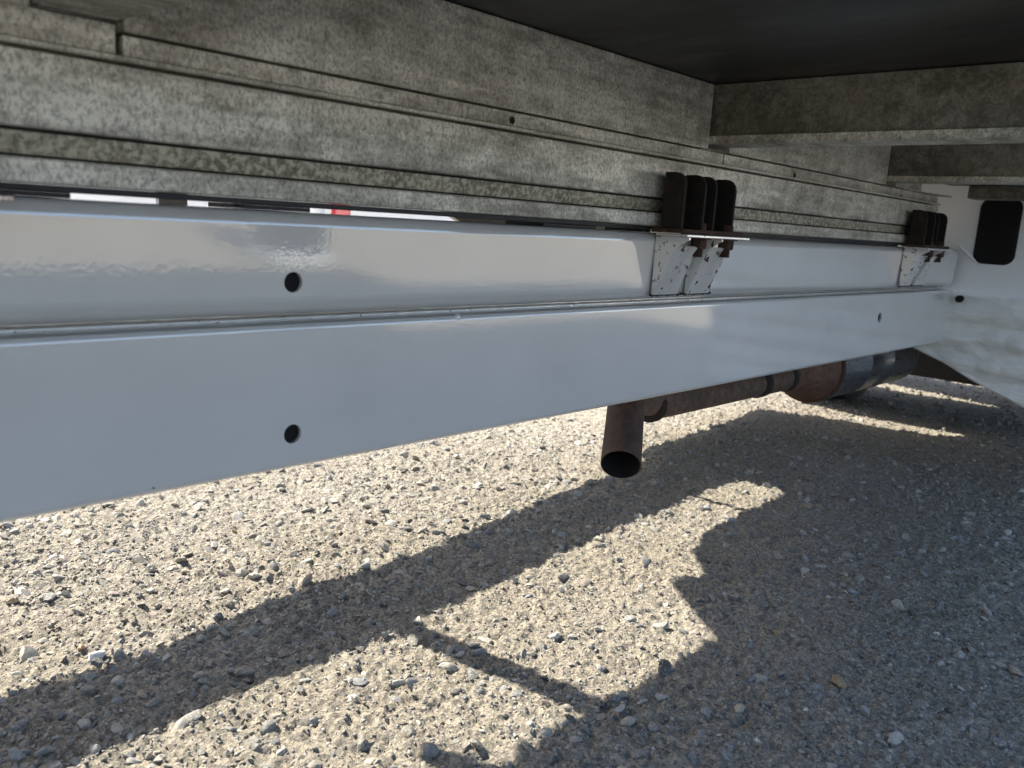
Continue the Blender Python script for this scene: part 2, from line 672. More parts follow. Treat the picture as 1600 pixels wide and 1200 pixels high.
def scatter(name, n, xr, yr_, smin, smax, sub, bury, seed, falloff=False, power=2.2):
    rng = np.random.default_rng(seed)
    variants, f0 = stone_variants(sub, 40, .6, seed)
    if falloff:      # density falls with distance along x
        x = xr[0] + (xr[1] - xr[0]) * rng.random(n) ** 1.5
    else:
        x = rng.uniform(xr[0], xr[1], n)
    y = rng.uniform(yr_[0], yr_[1], n)
    # bare patches and denser drifts
    dens = fbm_grid(x, y, 4.3, 77) + .5
    keep = rng.random(n) < .35 + .9 * dens
    x, y = x[keep], y[keep]
    n = len(x)
    s = smin + (smax - smin) * rng.random(n) ** power
    z = ground_h(x, y)
    nv = len(variants[0])
    co = np.empty((n, nv, 3))
    vid = rng.integers(0, len(variants), n)
    ang = rng.uniform(0, 2 * np.pi, n)
    tlt = rng.normal(0, .28, (n, 2))
    sx = s * rng.uniform(.75, 1.35, n)
    sy = s * rng.uniform(.6, 1.0, n)
    sz = s * rng.uniform(.38, .75, n)
    V = np.stack(variants)[vid]
    V = V * np.stack([sx, sy, sz], -1)[:, None, :]
    ca, sa = np.cos(ang)[:, None], np.sin(ang)[:, None]
    vx_, vy_ = V[..., 0] * ca - V[..., 1] * sa, V[..., 0] * sa + V[..., 1] * ca
    vz_ = V[..., 2] + vx_ * tlt[:, :1] + vy_ * tlt[:, 1:]
    b = rng.uniform(bury[0], bury[1], n)
    co[..., 0] = vx_ + x[:, None]
    co[..., 1] = vy_ + y[:, None]
    co[..., 2] = vz_ + (z + sz * (1 - 2 * b))[:, None]
    F = (f0[None] + (np.arange(n) * nv)[:, None, None]).reshape(-1, 3)
    me = bpy.data.meshes.new(name)
    me.vertices.add(n * nv)
    me.vertices.foreach_set('co', co.ravel())
    me.loops.add(F.size)
    me.loops.foreach_set('vertex_index', F.ravel())
    me.polygons.add(len(F))
    me.polygons.foreach_set('loop_start', np.arange(len(F)) * 3)
    me.update(calc_edges=True)
    col = PAL[rng.choice(len(PAL), n, p=PALW)] * rng.uniform(.35, 1.15, (n, 1))
    dust = rng.uniform(.0, .45, (n, 1))
    col = col * (1 - dust) + SAND * dust
    rgba = np.ones((n, nv, 4), np.float32)
    rgba[..., :3] = col[:, None, :]
    at = me.color_attributes.new('tint', 'FLOAT_COLOR', 'POINT')
    at.data.foreach_set('color', rgba.ravel())
    if sub > 1:
        me.polygons.foreach_set('use_smooth', [True] * len(me.polygons))
        me.set_sharp_from_angle(angle=R(24))
    o = link(name, me, M_STONE)
    o['kind'] = 'stuff'
    return o


tag(scatter('gravel', 12500, (.05, 2.4), (-.08, 1.95), .0032, .0140, 2, (.34, .70), 3, True, 2.9),
    'angular grey and tan pebbles set in the pale concrete yard', 'gravel')
tag(scatter('grit', 80000, (.05, 3.4), (-.08, 1.95), .0016, .0044, 1, (.3, .7), 4, True, 1.5),
    'fine grit crumbs strewn over the pale concrete yard', 'grit')
tag(scatter('gravel', 9000, (2.3, 5.1), (.2, 2.0), .005, .013, 1, (.35, .7), 5),
    'pebbles of the concrete yard towards the cab and front wheel', 'gravel')


def pebble(px, py, lon, lat, hgt, col, ang, label, name='pebble', cracked=False, seed=0, sink=.3):
    g = on_ground(px, py)
    h0 = float(ground_h(np.array([g.x]), np.array([g.y]))[0])
    variants, f0 = stone_variants(3, 1, .6, 500 + seed)
    v = variants[0] * np.array([lon / 2, lat / 2, hgt / 2])
    v += RNG.normal(0, .00025, v.shape)
    c, s = math.cos(R(ang)), math.sin(R(ang))
    v = np.stack([v[:, 0] * c - v[:, 1] * s, v[:, 0] * s + v[:, 1] * c, v[:, 2]], -1)
    me = mesh(name, v, [tuple(f) for f in f0.tolist()])
    at = me.color_attributes.new('tint', 'FLOAT_COLOR', 'POINT')
    at.data.foreach_set('color', np.tile(np.array([*col, 1], np.float32), len(v)))
    o = link(name, me, M_STONE, smooth=True)
    me.set_sharp_from_angle(angle=R(32))
    o.location = (g.x, g.y, h0 + hgt * (.5 - sink))
    tag(o, label, 'pebble', 'loose pebbles on the concrete')
    return o


for i, a in enumerate([
    (152, 1030, .036, .026, .020, (.66, .65, .62), 20, 'large whitish pebble at the edge of the long shadow strip'),
    (78, 938, .026, .020, .017, (.17, .17, .165), 70, 'dark brownish grey upright pebble on sunlit concrete'),
    (20, 943, .020, .015, .014, (.42, .33, .20), 40, 'ochre tan pebble beside a dark upright pebble'),
    (127, 1016, .010, .008, .007, (.50, .27, .16), 10, 'small orange pebble beside the large whitish pebble'),
    (366, 832, .014, .010, .009, (.55, .40, .16), 0, 'small yellow pebble on sunlit concrete'),
    (340, 966, .020, .016, .016, (.12, .13, .13), 50, 'dark angular pebble on the upper edge of the shadow strip'),
    (1312, 1071, .028, .024, .018, (.30, .22, .12), 30, 'rough golden brown lump of stone in the shade'),
    (1222, 1062, .017, .011, .008, (.05, .06, .085), 160, 'small navy blue oval pebble in the shade'),
    (1410, 1037, .017, .015, .009, (.17, .18, .19), 90, 'round slate grey pebble in the shade'),
    (1462, 993, .011, .006, .006, (.72, .70, .66), 120, 'tiny bright white sliver of stone in the shade'),
    (1213, 994, .020, .014, .010, (.38, .26, .15), 170, 'brown tan pebble in the shade near the sunlit patch'),
    (1258, 1115, .010, .008, .007, (.68, .66, .60), 60, 'small white chip in the shade below the golden lump'),
    (941, 1103, .013, .012, .008, (.03, .033, .04), 45, 'flat black square chip where the strut shadow ends'),
    (968, 1114, .030, .012, .007, (.40, .39, .36), 0, 'long flat pale pebble where the strut shadow ends'),
    (866, 995, .022, .017, .009, (.44, .43, .40), 150, 'flat grey pebble in the sunlit triangle between shadows'),
    (1075, 890, .012, .010, .010, (.33, .22, .19), 15, 'reddish brown pebble at the rim of the dark shade'),
    (558, 1068, .030, .021, .012, (.30, .30, .30), 130, 'broad smooth grey pebble below the shadow strip'),
]):
    pebble(*a, seed=i, sink=.34)

# ------------------------------------------------------------------ the truck
NEAR, FAR = .10, 1.40      # edges of the box body
YR = .6488          # plane of the chassis rail face
truck = empty('box_truck', (1.0, .4, 0))
tag(truck, 'white box truck seen from below, with chassis rail, grimy aluminium underframe and rusty exhaust', 'truck')


def part_empty(name):
    o = empty(name, (-1.0, -.4, 0))
    o.parent = truck
    return o


# --- chassis rail: rounded tube welded on a deep channel
TILT = math.tan(R(2.2))
rx0, rx1 = -2.4, 2.3
zt, zb = .597, .5055


def fy(z):          # face of the upper tube leans a little
    return YR - (z - .55) * TILT


def rail_upper():
    p1 = arc(fy(.585) + .012, zt - .012, .012, 90, 180, 6)
    p2 = arc(fy(.519) + .018, zb + .018, .018, 180, 266, 8)
    bm = bmesh.new()
    # front face with the holes
    za, zc = p1[-1][1], p2[0][1]
    outer = [(rx0, zc), (rx1, zc), (rx1, za), (rx0, za)]
    holes = [(.404, .536, .0092), (-.55, .536, .0092)]
    ya, yc = p1[-1][0], p2[0][0]
    holed_panel(bm, outer, holes, (0, 1, 0), lambda p: (p[0], yc + (ya - yc) * (p[1] - zc) / (za - zc), p[1]))
    rest = p2 + [(YR + .085, zb + .003), (YR + .085, zt)] + p1
    a = [bm.verts.new((rx0, y, z)) for y, z in rest]
    b2 = [bm.verts.new((rx1, y, z)) for y, z in rest]
    for i in range(len(rest) - 1):
        bm.faces.new((a[i], a[i + 1], b2[i + 1], b2[i]))
    o = from_bm('rail_tube', bm, M_WHITE, None, auto=30)
    return o


rail = part_empty('chassis_rail')
rail['label'] = 'glossy white chassis rail of a tube welded on a deep channel'
ru = rail_upper(); ru.parent = rail

# lower channel
zl0, zl1 = .365, .4985
ylo = YR - .0022
bm = bmesh.new()
holes = [(.403, .398, .0090), (1.825, .447, .0105), (-.55, .398, .0090)]
holed_panel(bm, [(rx0, zl0 + .006), (rx1, zl0 + .006), (rx1, zl1 - .0045), (rx0, zl1 - .0045)], holes, (0, 1, 0),
            lambda p: (p[0], ylo, p[1]))
rest = arc(ylo + .006, zl0 + .006, .006, 180, 270, 5) + [(YR + .07, zl0), (YR + .07, zl1)] + arc(ylo + .0045, zl1 - .0045, .0045, 90, 180, 5)
a = [bm.verts.new((rx0, y, z)) for y, z in rest]
b2 = [bm.verts.new((rx1, y, z)) for y, z in rest]
for i in range(len(rest) - 1):
    bm.faces.new((a[i], a[i + 1], b2[i + 1], b2[i]))
o = from_bm('rail_channel', bm, M_WHITE, rail, auto=30)

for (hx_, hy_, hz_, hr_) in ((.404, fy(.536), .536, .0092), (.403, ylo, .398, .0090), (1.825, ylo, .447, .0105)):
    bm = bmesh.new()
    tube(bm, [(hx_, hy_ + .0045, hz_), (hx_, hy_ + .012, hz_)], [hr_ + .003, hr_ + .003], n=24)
    from_bm('hole_shade_disc', bm, M_SOOT_HOLE_SHADE, rail, auto=40)  # black disc behind each hole stands in for the shade inside
box('joint_filler', (rx0, YR + .0350, .4988), (rx1, YR + .080, .5052), M_WHITE, rail, .0005)
# weld bead and seam sealer along the joint
bm = bmesh.new()
n = 900
path, rad = [], []
for i in range(n + 1):
    x = -.1 + (rx1 + .1) * i / n
    path.append((x, YR + .0310 + .0008 * mnoise.noise(Vector((x * 60, 1, 0))), zl1 + .0012))
    rad.append(.0022 + .0007 * mnoise.noise(Vector((x * 90, 0, 3))))
tube(bm, path, rad, n=8)
from_bm('weld_bead', bm, M_BEAD, rail, auto=60)
# a raised splice knob on the seam
bm = bmesh.new()
r_ = bmesh.ops.create_icosphere(bm, subdivisions=2, radius=1)
for v in r_['verts']:
    k = 1 + .25 * mnoise.noise(v.co * 3)
    v.co = Vector((.603 + v.co.x * .004 * k, YR + .001 + v.co.y * .004, .4965 + v.co.z * .0045 * k))
from_bm('weld_splice', bm, M_BEAD, rail, auto=60)


# --- welded gussets and rusty body mounts
def gusset(x0, wd, parent):
    """pressed angle: flared rib, sloping face with a rolled edge"""
    bm = bmesh.new()
    zt_, zb_ = .5935, .514
    out = .052
    yb = YR - .0025
    t = .003
    prof2 = [(yb, zb_), (yb, zt_), (yb - out, zt_), (yb - out, zt_ - .003), (yb - out * .86, zt_ - .0065), (yb - out * .68, zt_ - .0125),
             (yb - out * .54, zt_ - .022), (yb - out * .38, zb_ + .037), (yb - out * .20, zb_ + .017), (yb - .004, zb_)]
    A = [bm.verts.new((x0, y, z)) for y, z in prof2]
    B = [bm.verts.new((x0 + t, y, z)) for y, z in prof2]
    bm.faces.new(A); bm.faces.new(B[::-1])
    m_ = len(prof2)
    for i in range(m_):
        bm.faces.new((A[i], B[i], B[(i + 1) % m_], A[(i + 1) % m_]))
    edge = prof2[5:]
    cols = [(t, .0), (.008, -.0018), (.030, -.001), (.044, .002), (.050, -.001), (.054, .004), (.059, .002), (.064, .009), (.068, .018), (.070, .026)]
    grid = []
    for (dx, dy) in cols:
        grid.append([bm.verts.new((x0 + dx, min(yb - .0006, y + dy * min(1, (yb - y) / .022)), z)) for y, z in edge])
    back_ = [[bm.verts.new((v.co.x - .001, min(yb - .0002, v.co.y + .0025), v.co.z + .001)) for v in row] for row in grid]
    for g in (grid, back_):
        for i in range(len(g) - 1):
            for j in range(len(edge) - 1):
                bm.faces.new((g[i][j], g[i + 1][j], g[i + 1][j + 1], g[i][j + 1]))
    for j in range(len(edge) - 1):
        bm.faces.new((grid[-1][j], grid[-1][j + 1], back_[-1][j + 1], back_[-1][j]))
    return from_bm('gusset', bm, M_CHIPPED, parent, auto=25)


def fin(x, parent, t=.005, w_=.032, z0=.6048, z1=.677):
    bm = bmesh.new()
    yb = YR - .010
    r = .016
    pr = [(yb, z0), (yb, z1)] + [(yb - w_ + r - r * math.sin(R(a)), z1 - r + r * math.cos(R(a))) for a in range(0, 91, 15)] + [(yb - w_, z0)]
    A = [bm.verts.new((x, y, z)) for y, z in pr]
    B = [bm.verts.new((x + t, y, z)) for y, z in pr]
    bm.faces.new(A); bm.faces.new(B[::-1])
    for i in range(len(pr)):
        j = (i + 1) % len(pr)
        bm.faces.new((A[i], B[i], B[j], A[j]))
    bmesh.ops.bevel(bm, geom=[e for e in bm.edges if abs(e.verts[0].co.x - e.verts[1].co.x) < 1e-6], offset=.0008, segments=1, affect='EDGES')
    return from_bm('fin', bm, M_RUST_BLACK, parent)


def body_mount(dx):
    m_ = part_empty('body_mount')
    m_['label'] = 'rust-black body mount bolted between rail bracket and underframe'
    m_.location.x += dx
    box('mount_plate', (.951, YR - .048, .5985), (1.112, YR + .002, .6045), M_RUST, m_, .0012)
    box('white_shelf', (.9545, YR - .054, .5940), (1.121, YR - .004, .5978), M_CHIPPED, m_, .001)
    box('back_plate', (.958, YR - .0138, .6048), (1.091, YR - .0085, .6755), M_RUST_BLACK, m_, .001)
    for x in (.9555, 1.006, 1.034, 1.086):
        fin(x, m_)
    for x in (.985, 1.062):
        hexbolt('bolt', (x, YR - .014, .640), (0, -1, 0), M_RUST, m_, .0095, .008, 0)
    for x in (1.016, 1.090):
        hexbolt('bolt', (x, YR - .034, .6047), (0, 0, 1), M_RUST, m_, .0085, .009, 0)
        box('washer', (x - .012, YR - .046, .5922), (x + .012, YR - .022, .5939), M_RUST, m_, .0006)
        hexbolt('nut', (x, YR - .034, .5920), (0, 0, -1), M_RUST, m_, .0112, .013, .0072, .011)
    gusset(.9585, .080, m_)
    gusset(1.0425, .077, m_)
    # burnt weld along the gusset foot
    bm = bmesh.new()
    n_ = 60
    tube(bm, [(.957 + .158 * i / n_, YR - .002, .5135 + .0012 * mnoise.noise(Vector((i * .7, dx, 0)))) for i in range(n_ + 1)],
         [max(.0006, .0018 + .0022 * mnoise.noise(Vector((i * .9, 5 + dx, 1)))) for i in range(n_ + 1)], n=7)
    from_bm('burnt_weld', bm, M_RUST_BLACK, m_, auto=60)
    return m_


for dx in (0, .95, -.95):
    body_mount(dx)

# --- aluminium longitudinal beam
beam = part_empty('underframe_beam')
beam['label'] = 'grimy aluminium underframe beam with stepped ribs'
YB = YR + .006
bx0, bx1 = -2.4, 2.115
box('core', (bx0, YB + .016, .6075), (bx1 - .012, YB + .048, .7185), M_BLACK, beam, .0005)
extrude_x('bottom_rib', [(YB - .004, .6075), (YB - .004, .6225), (YB - .002, .6240), (YB + .0155, .6240), (YB + .0155, .6065), (YB - .002, .6065)], bx0, bx1, M_ALU, beam)
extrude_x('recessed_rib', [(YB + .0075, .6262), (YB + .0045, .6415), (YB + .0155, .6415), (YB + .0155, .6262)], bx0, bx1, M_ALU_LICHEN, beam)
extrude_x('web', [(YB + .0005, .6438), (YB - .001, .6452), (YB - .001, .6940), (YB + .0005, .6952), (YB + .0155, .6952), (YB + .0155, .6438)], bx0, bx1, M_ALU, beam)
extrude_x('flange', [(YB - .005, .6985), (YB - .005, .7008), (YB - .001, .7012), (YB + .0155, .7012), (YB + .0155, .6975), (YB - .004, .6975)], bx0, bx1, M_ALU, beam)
segs = [(bx0, .2585, .7225), (.2635, 1.1245, .7165), (1.1285, 1.800, .7165), (1.804, bx1 - .01, .7165)]
for (xa, xb, zt2) in segs:
    box('lower_strip', (xa, YB - .001, .7016), (xb, YB + .0155, zt2), M_ALU, beam, .0008)
for (xa, xb) in ((-.50, .2035), (.2655, 1.0835), (1.1430, 1.7780), (1.8350, 1.99)):
    box('upper_panel', (xa, YB + .0005, .7190), (xb, YB + .05, .8075), M_ALU, beam, .0008)
box('ledge', (.2075, YB - .003, .7255), (.2610, YB + .046, .7285), M_ALU, beam, .0006)
box('dark_underside_strip', (bx0, YB + .002, .6014), (bx1, YB + .040, .6062), M_BLACK, beam, .0005)  # black strip stands in for the shaded underside of the beam
for (xa, xb) in ((.06, .226), (.362, .428), (.745, .845), (.945, .965), (1.14, 1.91), (-.9, -.3)):
    box('spacer_pad', (xa, YR + .012, .5973), (xb, YR + .075, .6013), M_BLACK, beam, .0005)
for (px, py) in ((800, 188), (1241, 274), (1407, 307)):
    p = on_y(px, py, YB - .001)
    hexbolt('rivet', (p.x, YB - .001, p.z), (0, -1, 0), M_RUST_BLACK, beam, .0042, .0012, 0)

# --- crossmembers, bottom flange 60 mm wide, running under the floor
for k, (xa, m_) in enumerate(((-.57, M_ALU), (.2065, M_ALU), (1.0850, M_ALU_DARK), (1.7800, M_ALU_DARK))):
    c = part_empty('crossmember')
    y0, y1 = NEAR + .035, YB + .049
    pr = [(xa + .009, .7310), (xa + .009, .8035), (xa + .056, .8035), (xa + .056, .8072), (xa, .8072), (xa, .7955), (xa + .005, .7945), (xa + .005, .7310)]
    fl = [(xa - .001, .7262), (xa + .056, .7262), (xa + .056, .7306), (xa + .004, .7306), (xa + .004, .7372), (xa - .001, .7372)]
    for nm, poly, mm in (('channel', pr, m_), ('lower_flange', fl, M_ALU)):
        bm = bmesh.new()
        A = [bm.verts.new((x, y0, z)) for x, z in poly]
        B = [bm.verts.new((x, y1, z)) for x, z in poly]
        bm.faces.new(A); bm.faces.new(B[::-1])
        for i in range(len(poly)):
            j = (i + 1) % len(poly)
            bm.faces.new((A[i], B[i], B[j], A[j]))
        from_bm(nm, bm, mm, c)
# front edge members of the underframe
fe = part_empty('front_edge_member')
box('edge_profile', (2.13, NEAR + .04, .715), (2.19, .60, .745), M_ALU_DARK, fe, .002)
box('edge_profile', (2.05, NEAR + .04, .7475), (2.20, .66, .806), M_ALU_DARK, fe, .002)
bm = bmesh.new()
vs = [(1.90, YB - .004), (2.12, YB - .022), (2.14, YB - .02), (2.12, YB + .03), (1.90, YB + .03)]
A = [bm.verts.new((x, y, .7172)) for x, y in vs]; B = [bm.verts.new((x, y, .7192)) for x, y in vs]
bm.faces.new(A); bm.faces.new(B[::-1])
for i in range(5):
    bm.faces.new((A[i], B[i], B[(i + 1) % 5], A[(i + 1) % 5]))
from_bm('lug_plate', bm, M_ALU, fe)

# --- floor and box body
body = part_empty('box_body')
box('floor', (-2.45, NEAR + .03, .8085), (2.22, FAR - .03, .828), M_PLY, body, .001)
TOP = 2.8
box('side_panel', (-2.48, FAR - .03, .846), (2.24, FAR, TOP), M_BODY, body, .003)
box('side_panel', (-2.48, NEAR, .846), (2.24, NEAR + .03, TOP), M_BODY, body, .003)
box('front_panel', (2.21, NEAR + .03, .83), (2.24, FAR - .03, TOP), M_BODY, body, .003)
box('rear_panel', (-2.48, NEAR + .03, .83), (-2.45, FAR - .03, TOP), M_BODY, body, .003)
box('roof', (-2.45, NEAR + .03, TOP - .03), (2.21, FAR - .03, TOP - .001), M_BODY, body, .003)

# --- far side: underrun guard with its struts, and unseen panels added to shape the shadow edge
guard = part_empty('side_guard')
gp_lo = [(-.9, .345), (.186, .340), (.363, .352), (.52, .318), (.642, .300), (.70, .312), (.792, .312), (1.01, .285), (1.25, .262), (1.43, .240), (1.62, .225), (1.80, .20)]
gp_hi = [(-.9, .53), (.155, .522), (.375, .511), (.603, .505), (.67, .497), (1.087, .463), (1.561, .437), (1.80, .43)]
prism_xz('guard_board', gp_lo + gp_hi[::-1], FAR - .020, FAR - .0075, M_GUARD, guard)
prism_xz('strut', [(.606, .50), (.656, .49), (.634, .85), (.590, .85)], FAR - .032, FAR - .0205, M_GUARD, guard)
prism_xz('strut', [(1.556, .42), (1.572, .42), (1.552, .56), (1.536, .56)], FAR - .032, FAR - .0205, M_GUARD, guard)
prism_xz('strut', [(-.46, .50), (-.40, .50), (-.40, .85), (-.46, .85)], FAR - .032, FAR - .0205, M_GUARD, guard)
lk = part_empty('shadow_panels')
prism_xz('shadow_panel_body', [(.870, .8455), (.974, .734), (1.064, .644), (1.127, .675), (1.206, .613), (1.30, .572), (1.359, .557), (1.543, .545),
                          (1.741, .544), (1.774, .514), (1.80, .40), (1.80, .8455)], FAR - .050, FAR - .035, M_GUARD, lk)
prism_xz('shadow_tab', [(.395, .735), (.418, .726), (.440, .80), (.50, .8455), (.385, .8455)], FAR - .050, FAR - .035, M_GUARD, lk)

# --- cab behind the body: rear wall with bumpy underseal, far-side shadow panels
cab = part_empty('cab')
wy = np.linspace(-.02, 1.02, 150)
edge_y = [-.75, .2, .447, .568, .633, .725, .76, 1.02]
edge_z = [.16, .17, .24, .286, .318, .350, .42, .42]
vs, fs = [], []
nz = 120
for i, y in enumerate(wy):
    z0 = float(np.interp(y, edge_y, edge_z))
    for j in range(nz):
        q = j / (nz - 1)
        z = z0 + (1.9 - z0) * (q ** 1.9)
        # recessed above the ledge, ribs and lumps below it
        s = 1 / (1 + math.exp(-(z - (.492 - .03 * (YR - y))) * 260))
        x = 2.285 + .035 * s
        if z < .5:
            low = 1 - s
            x += low * (.006 * math.sin(z * 95 + .6 * mnoise.noise(Vector((y * 5, 0, 0)))) +
                        .006 * mnoise.noise(Vector((y * 22, z * 40, 0))) + .003 * mnoise.noise(Vector((y * 60, z * 90, 4))))
        else:
            x += .0015 * mnoise.noise(Vector((y * 12, z * 12, 0))) * s
        x += .03 * max(0, (.32 - z)) * 2
        vs.append((x, y, z))
for i in range(len(wy) - 1):
    for j in range(nz - 1):
        a_ = i * nz + j
        fs.append((a_, a_ + 1, a_ + nz + 1, a_ + nz))
me = mesh('rear_wall', vs, fs)
link('rear_wall', me, M_SEAL, cab, smooth=True)
# folded flange along the lower edge
bm = bmesh.new()
tube(bm, [(2.290 + .03 * max(0, .32 - zz) * 2, yy, zz - .002) for yy, zz in zip(np.linspace(-.02, .74, 60), np.interp(np.linspace(-.02, .74, 60), edge_y, edge_z))],
     [.0045] * 60, n=8)
from_bm('hem', bm, M_SEAL, cab, auto=60)
# lining behind so no light leaks through, cab shell
bm = bmesh.new()
add_box(bm, (2.36, .0, .45), (4.3, 1.22, 2.2), .08, 3)
from_bm('shell', bm, M_BODY, cab, auto=40)
# black rounded vent in the wall
bm = bmesh.new()
vc = (.572, .648)
hw, hh, rr = .046, .080, .024


def rrect(k, hw, hh, r):
    out = []
    for (sx, sy, a0) in ((1, 1, 0), (-1, 1, 90), (-1, -1, 180), (1, -1, 270)):
        for a in range(0, 91, 15):
            out.append((vc[0] + sx * (hw - r) + r * math.cos(R(a0 + a)), vc[1] + sy * (hh - r) + r * math.sin(R(a0 + a))))
    return out


o1, o2, o3 = rrect(0, hw, hh, rr), rrect(0, hw - .005, hh - .005, rr - .004), rrect(0, hw - .009, hh - .009, rr - .007)
L = [[bm.verts.new((x, y, z)) for y, z in lst] for x, lst in ((2.322, o1), (2.3165, o1), (2.3150, o2), (2.3172, o3))]
for a_, b_ in zip(L, L[1:]):
    for i in range(len(a_)):
        j = (i + 1) % len(a_)
        bm.faces.new((a_[i], a_[j], b_[j], b_[i]))
bm.faces.new(L[-1])
vent = from_bm('vent', bm, M_SOOT_HOLE_SHADE, cab, auto=40)
vent['label'] = 'black rounded rectangular vent in the white cab wall'
# drain hole where the rail runs into the wall
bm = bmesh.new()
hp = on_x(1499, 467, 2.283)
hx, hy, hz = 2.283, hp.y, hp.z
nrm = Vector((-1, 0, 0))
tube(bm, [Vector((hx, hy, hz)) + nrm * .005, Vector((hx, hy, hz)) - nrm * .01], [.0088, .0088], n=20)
from_bm('drain_hole', bm, M_SOOT_HOLE_SHADE, cab, auto=40)
# creases of the wall sheet above the rail end
for a0, b0 in (((1500, 386), (1530, 414)),):
    p0, p1 = on_x(*a0, 2.318), on_x(*b0, 2.318)
    bm = bmesh.new()
    tube(bm, [p0.lerp(p1, k / 8) + Vector((0, .002 * mnoise.noise(Vector((k, a0[0], 0))), 0)) for k in range(9)], [.001 + .0035 * math.sin(math.pi * (k + .5) / 9) for k in range(9)], n=8)
    from_bm('crease', bm, M_SEAL, cab, auto=60)
# unseen far-side panels, added and cut to cast the ground shadow
prism_xz('shadow_panel_rear', [(1.765, .30), (1.782, .193), (1.89, .137), (2.208, .128), (2.705, .076), (2.735, .296), (2.74, .571), (2.80, .66), (2.815, .846), (1.765, .846)],
         FAR - .006, FAR + .004, M_BODY, cab)
prism_xz('shadow_panel_mid', [(2.935, .11), (2.892, .343), (2.872, .626), (2.82, .68), (2.82, 1.0), (3.35, 1.0), (3.38, .72), (3.52, .40), (3.60, .143), (3.61, .11)],
         FAR - .006, FAR + .004, M_BLACK, cab)
prism_xz('shadow_panel_front', [(3.40, 1.0), (3.48, .698), (3.62, .40), (3.756, .115), (3.80, .06), (4.16, .10), (4.05, .35), (3.95, .60), (3.95, 1.0)],
         FAR - .006, FAR + .004, M_BODY, cab)


def wheel(x, y, parent):
    wv = part_empty('wheel')
    bm = bmesh.new()
    sec = [(.20, -.09), (.29, -.105), (.325, -.09), (.333, -.06), (.333, .06), (.325, .09), (.29, .105), (.20, .09)]
    n_ = 40
    rings = [[bm.verts.new((x + r * math.cos(2 * math.pi * k / n_), y + d, .335 + r * math.sin(2 * math.pi * k / n_))) for r, d in sec] for k in range(n_)]
    for k in range(n_):
        a_, b_ = rings[k], rings[(k + 1) % n_]
        for i in range(len(sec)):
            j = (i + 1) % len(sec)
            bm.faces.new((a_[i], a_[j], b_[j], b_[i]))
    from_bm('tyre', bm, M_BLACK, wv, auto=40)
    bm = bmesh.new()
    tube(bm, [(x, y - .07, .335), (x, y - .05, .335), (x, y + .05, .335), (x, y + .07, .335)], [.205, .20, .20, .205], n=32)
    from_bm('rim', bm, M_GUARD, wv, auto=40)


wheel(3.22, 1.28, truck)
wheel(-1.35, 1.24, truck)
sub = part_empty('front_subframe')
box('subframe_beam', (3.00, .30, .165), (3.28, 1.15, .30), M_BLACK, sub, .01, 2)
box('engine_tray', (3.05, .1, .30), (4.0, 1.1, .46), M_BLACK, sub, .02, 2)

# --- exhaust
ex = part_empty('exhaust')
ex['label'] = 'rust brown exhaust pipe with steel silencer and down-turned tail'
EY = .80
EZ = .300


def bez(p0, p1, p2, n=10):
    return [p0 * (1 - t) ** 2 + p1 * 2 * t * (1 - t) + p2 * t * t for t in [i / n for i in range(n + 1)]]


PR = .029
axis = Vector((-.70, -.49, -.51)).normalized()
mouth = on_y(970, 726, .695)
bm = bmesh.new()
bend = bez(Vector((1.25, EY, EZ)), Vector((1.14, EY + .004, EZ + .030)), mouth - axis * .115, 12)
path = [Vector((1.80, EY, EZ)), Vector((1.55, EY, EZ)), Vector((1.35, EY, EZ))] + bend + [mouth - axis * .11]
tube(bm, path, [PR] * len(path), n=32)
from_bm('exhaust_pipe', bm, M_PIPE, ex, auto=50)
# tail: slips over the pipe, open mouth
r1 = .0305
ri = r1 - .0016
bm = bmesh.new()
tube(bm, [mouth - axis * .165, mouth - axis * .16, mouth - axis * .05, mouth], [PR + .0003, r1 - .001, r1 - .0004, r1], n=40, cap0=False, cap1=False)
tube(bm, [mouth - axis * .00001, mouth], [r1, ri], n=40, cap0=False, cap1=False)
from_bm('tail_pipe', bm, M_TAIL, ex, auto=40)
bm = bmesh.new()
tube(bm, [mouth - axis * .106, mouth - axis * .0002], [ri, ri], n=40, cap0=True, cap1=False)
from_bm('tail_lining', bm, M_SOOT_HOLE_SHADE, ex)
for cx, wd in ((1.61, .014), (1.215, .008), (1.735, .010)):
    bm = bmesh.new()
    tube(bm, [(cx - wd, EY, EZ), (cx - wd * .8, EY, EZ), (cx + wd * .8, EY, EZ), (cx + wd, EY, EZ)], [PR, PR + .003, PR + .003, PR], n=28)
    from_bm('clamp', bm, M_RUST_BLACK, ex, auto=40)
SY, SZ, SR = .815, .310, .085
bm = bmesh.new()
tube(bm, [(1.745, EY, EZ), (1.785, SY, SZ - .004), (1.865, SY, SZ), (1.887, SY, SZ)], [PR + .002, .047, SR - .006, SR - .003], n=40)
from_bm('silencer_cone', bm, M_CONE, ex, auto=50)
bm = bmesh.new()
tube(bm, [(1.881, SY, SZ), (1.883, SY, SZ), (1.893, SY, SZ), (1.897, SY, SZ)], [SR - .003, SR + .002, SR + .002, SR], n=48)
from_bm('silencer_rim', bm, M_RUST, ex, auto=40)
bm = bmesh.new()
tube(bm, [(1.895, SY, SZ), (2.05, SY, SZ), (2.053, SY, SZ), (2.058, SY, SZ), (2.061, SY, SZ), (2.20, SY, SZ), (2.203, SY, SZ), (2.208, SY, SZ), (2.211, SY, SZ), (2.40, SY, SZ), (2.45, SY, SZ), (2.50, SY, SZ)],
     [SR, SR, SR + .002, SR + .002, SR, SR, SR + .0015, SR + .0015, SR, SR, SR - .025, PR], n=56)
from_bm('silencer', bm, M_STEEL, ex, auto=40)

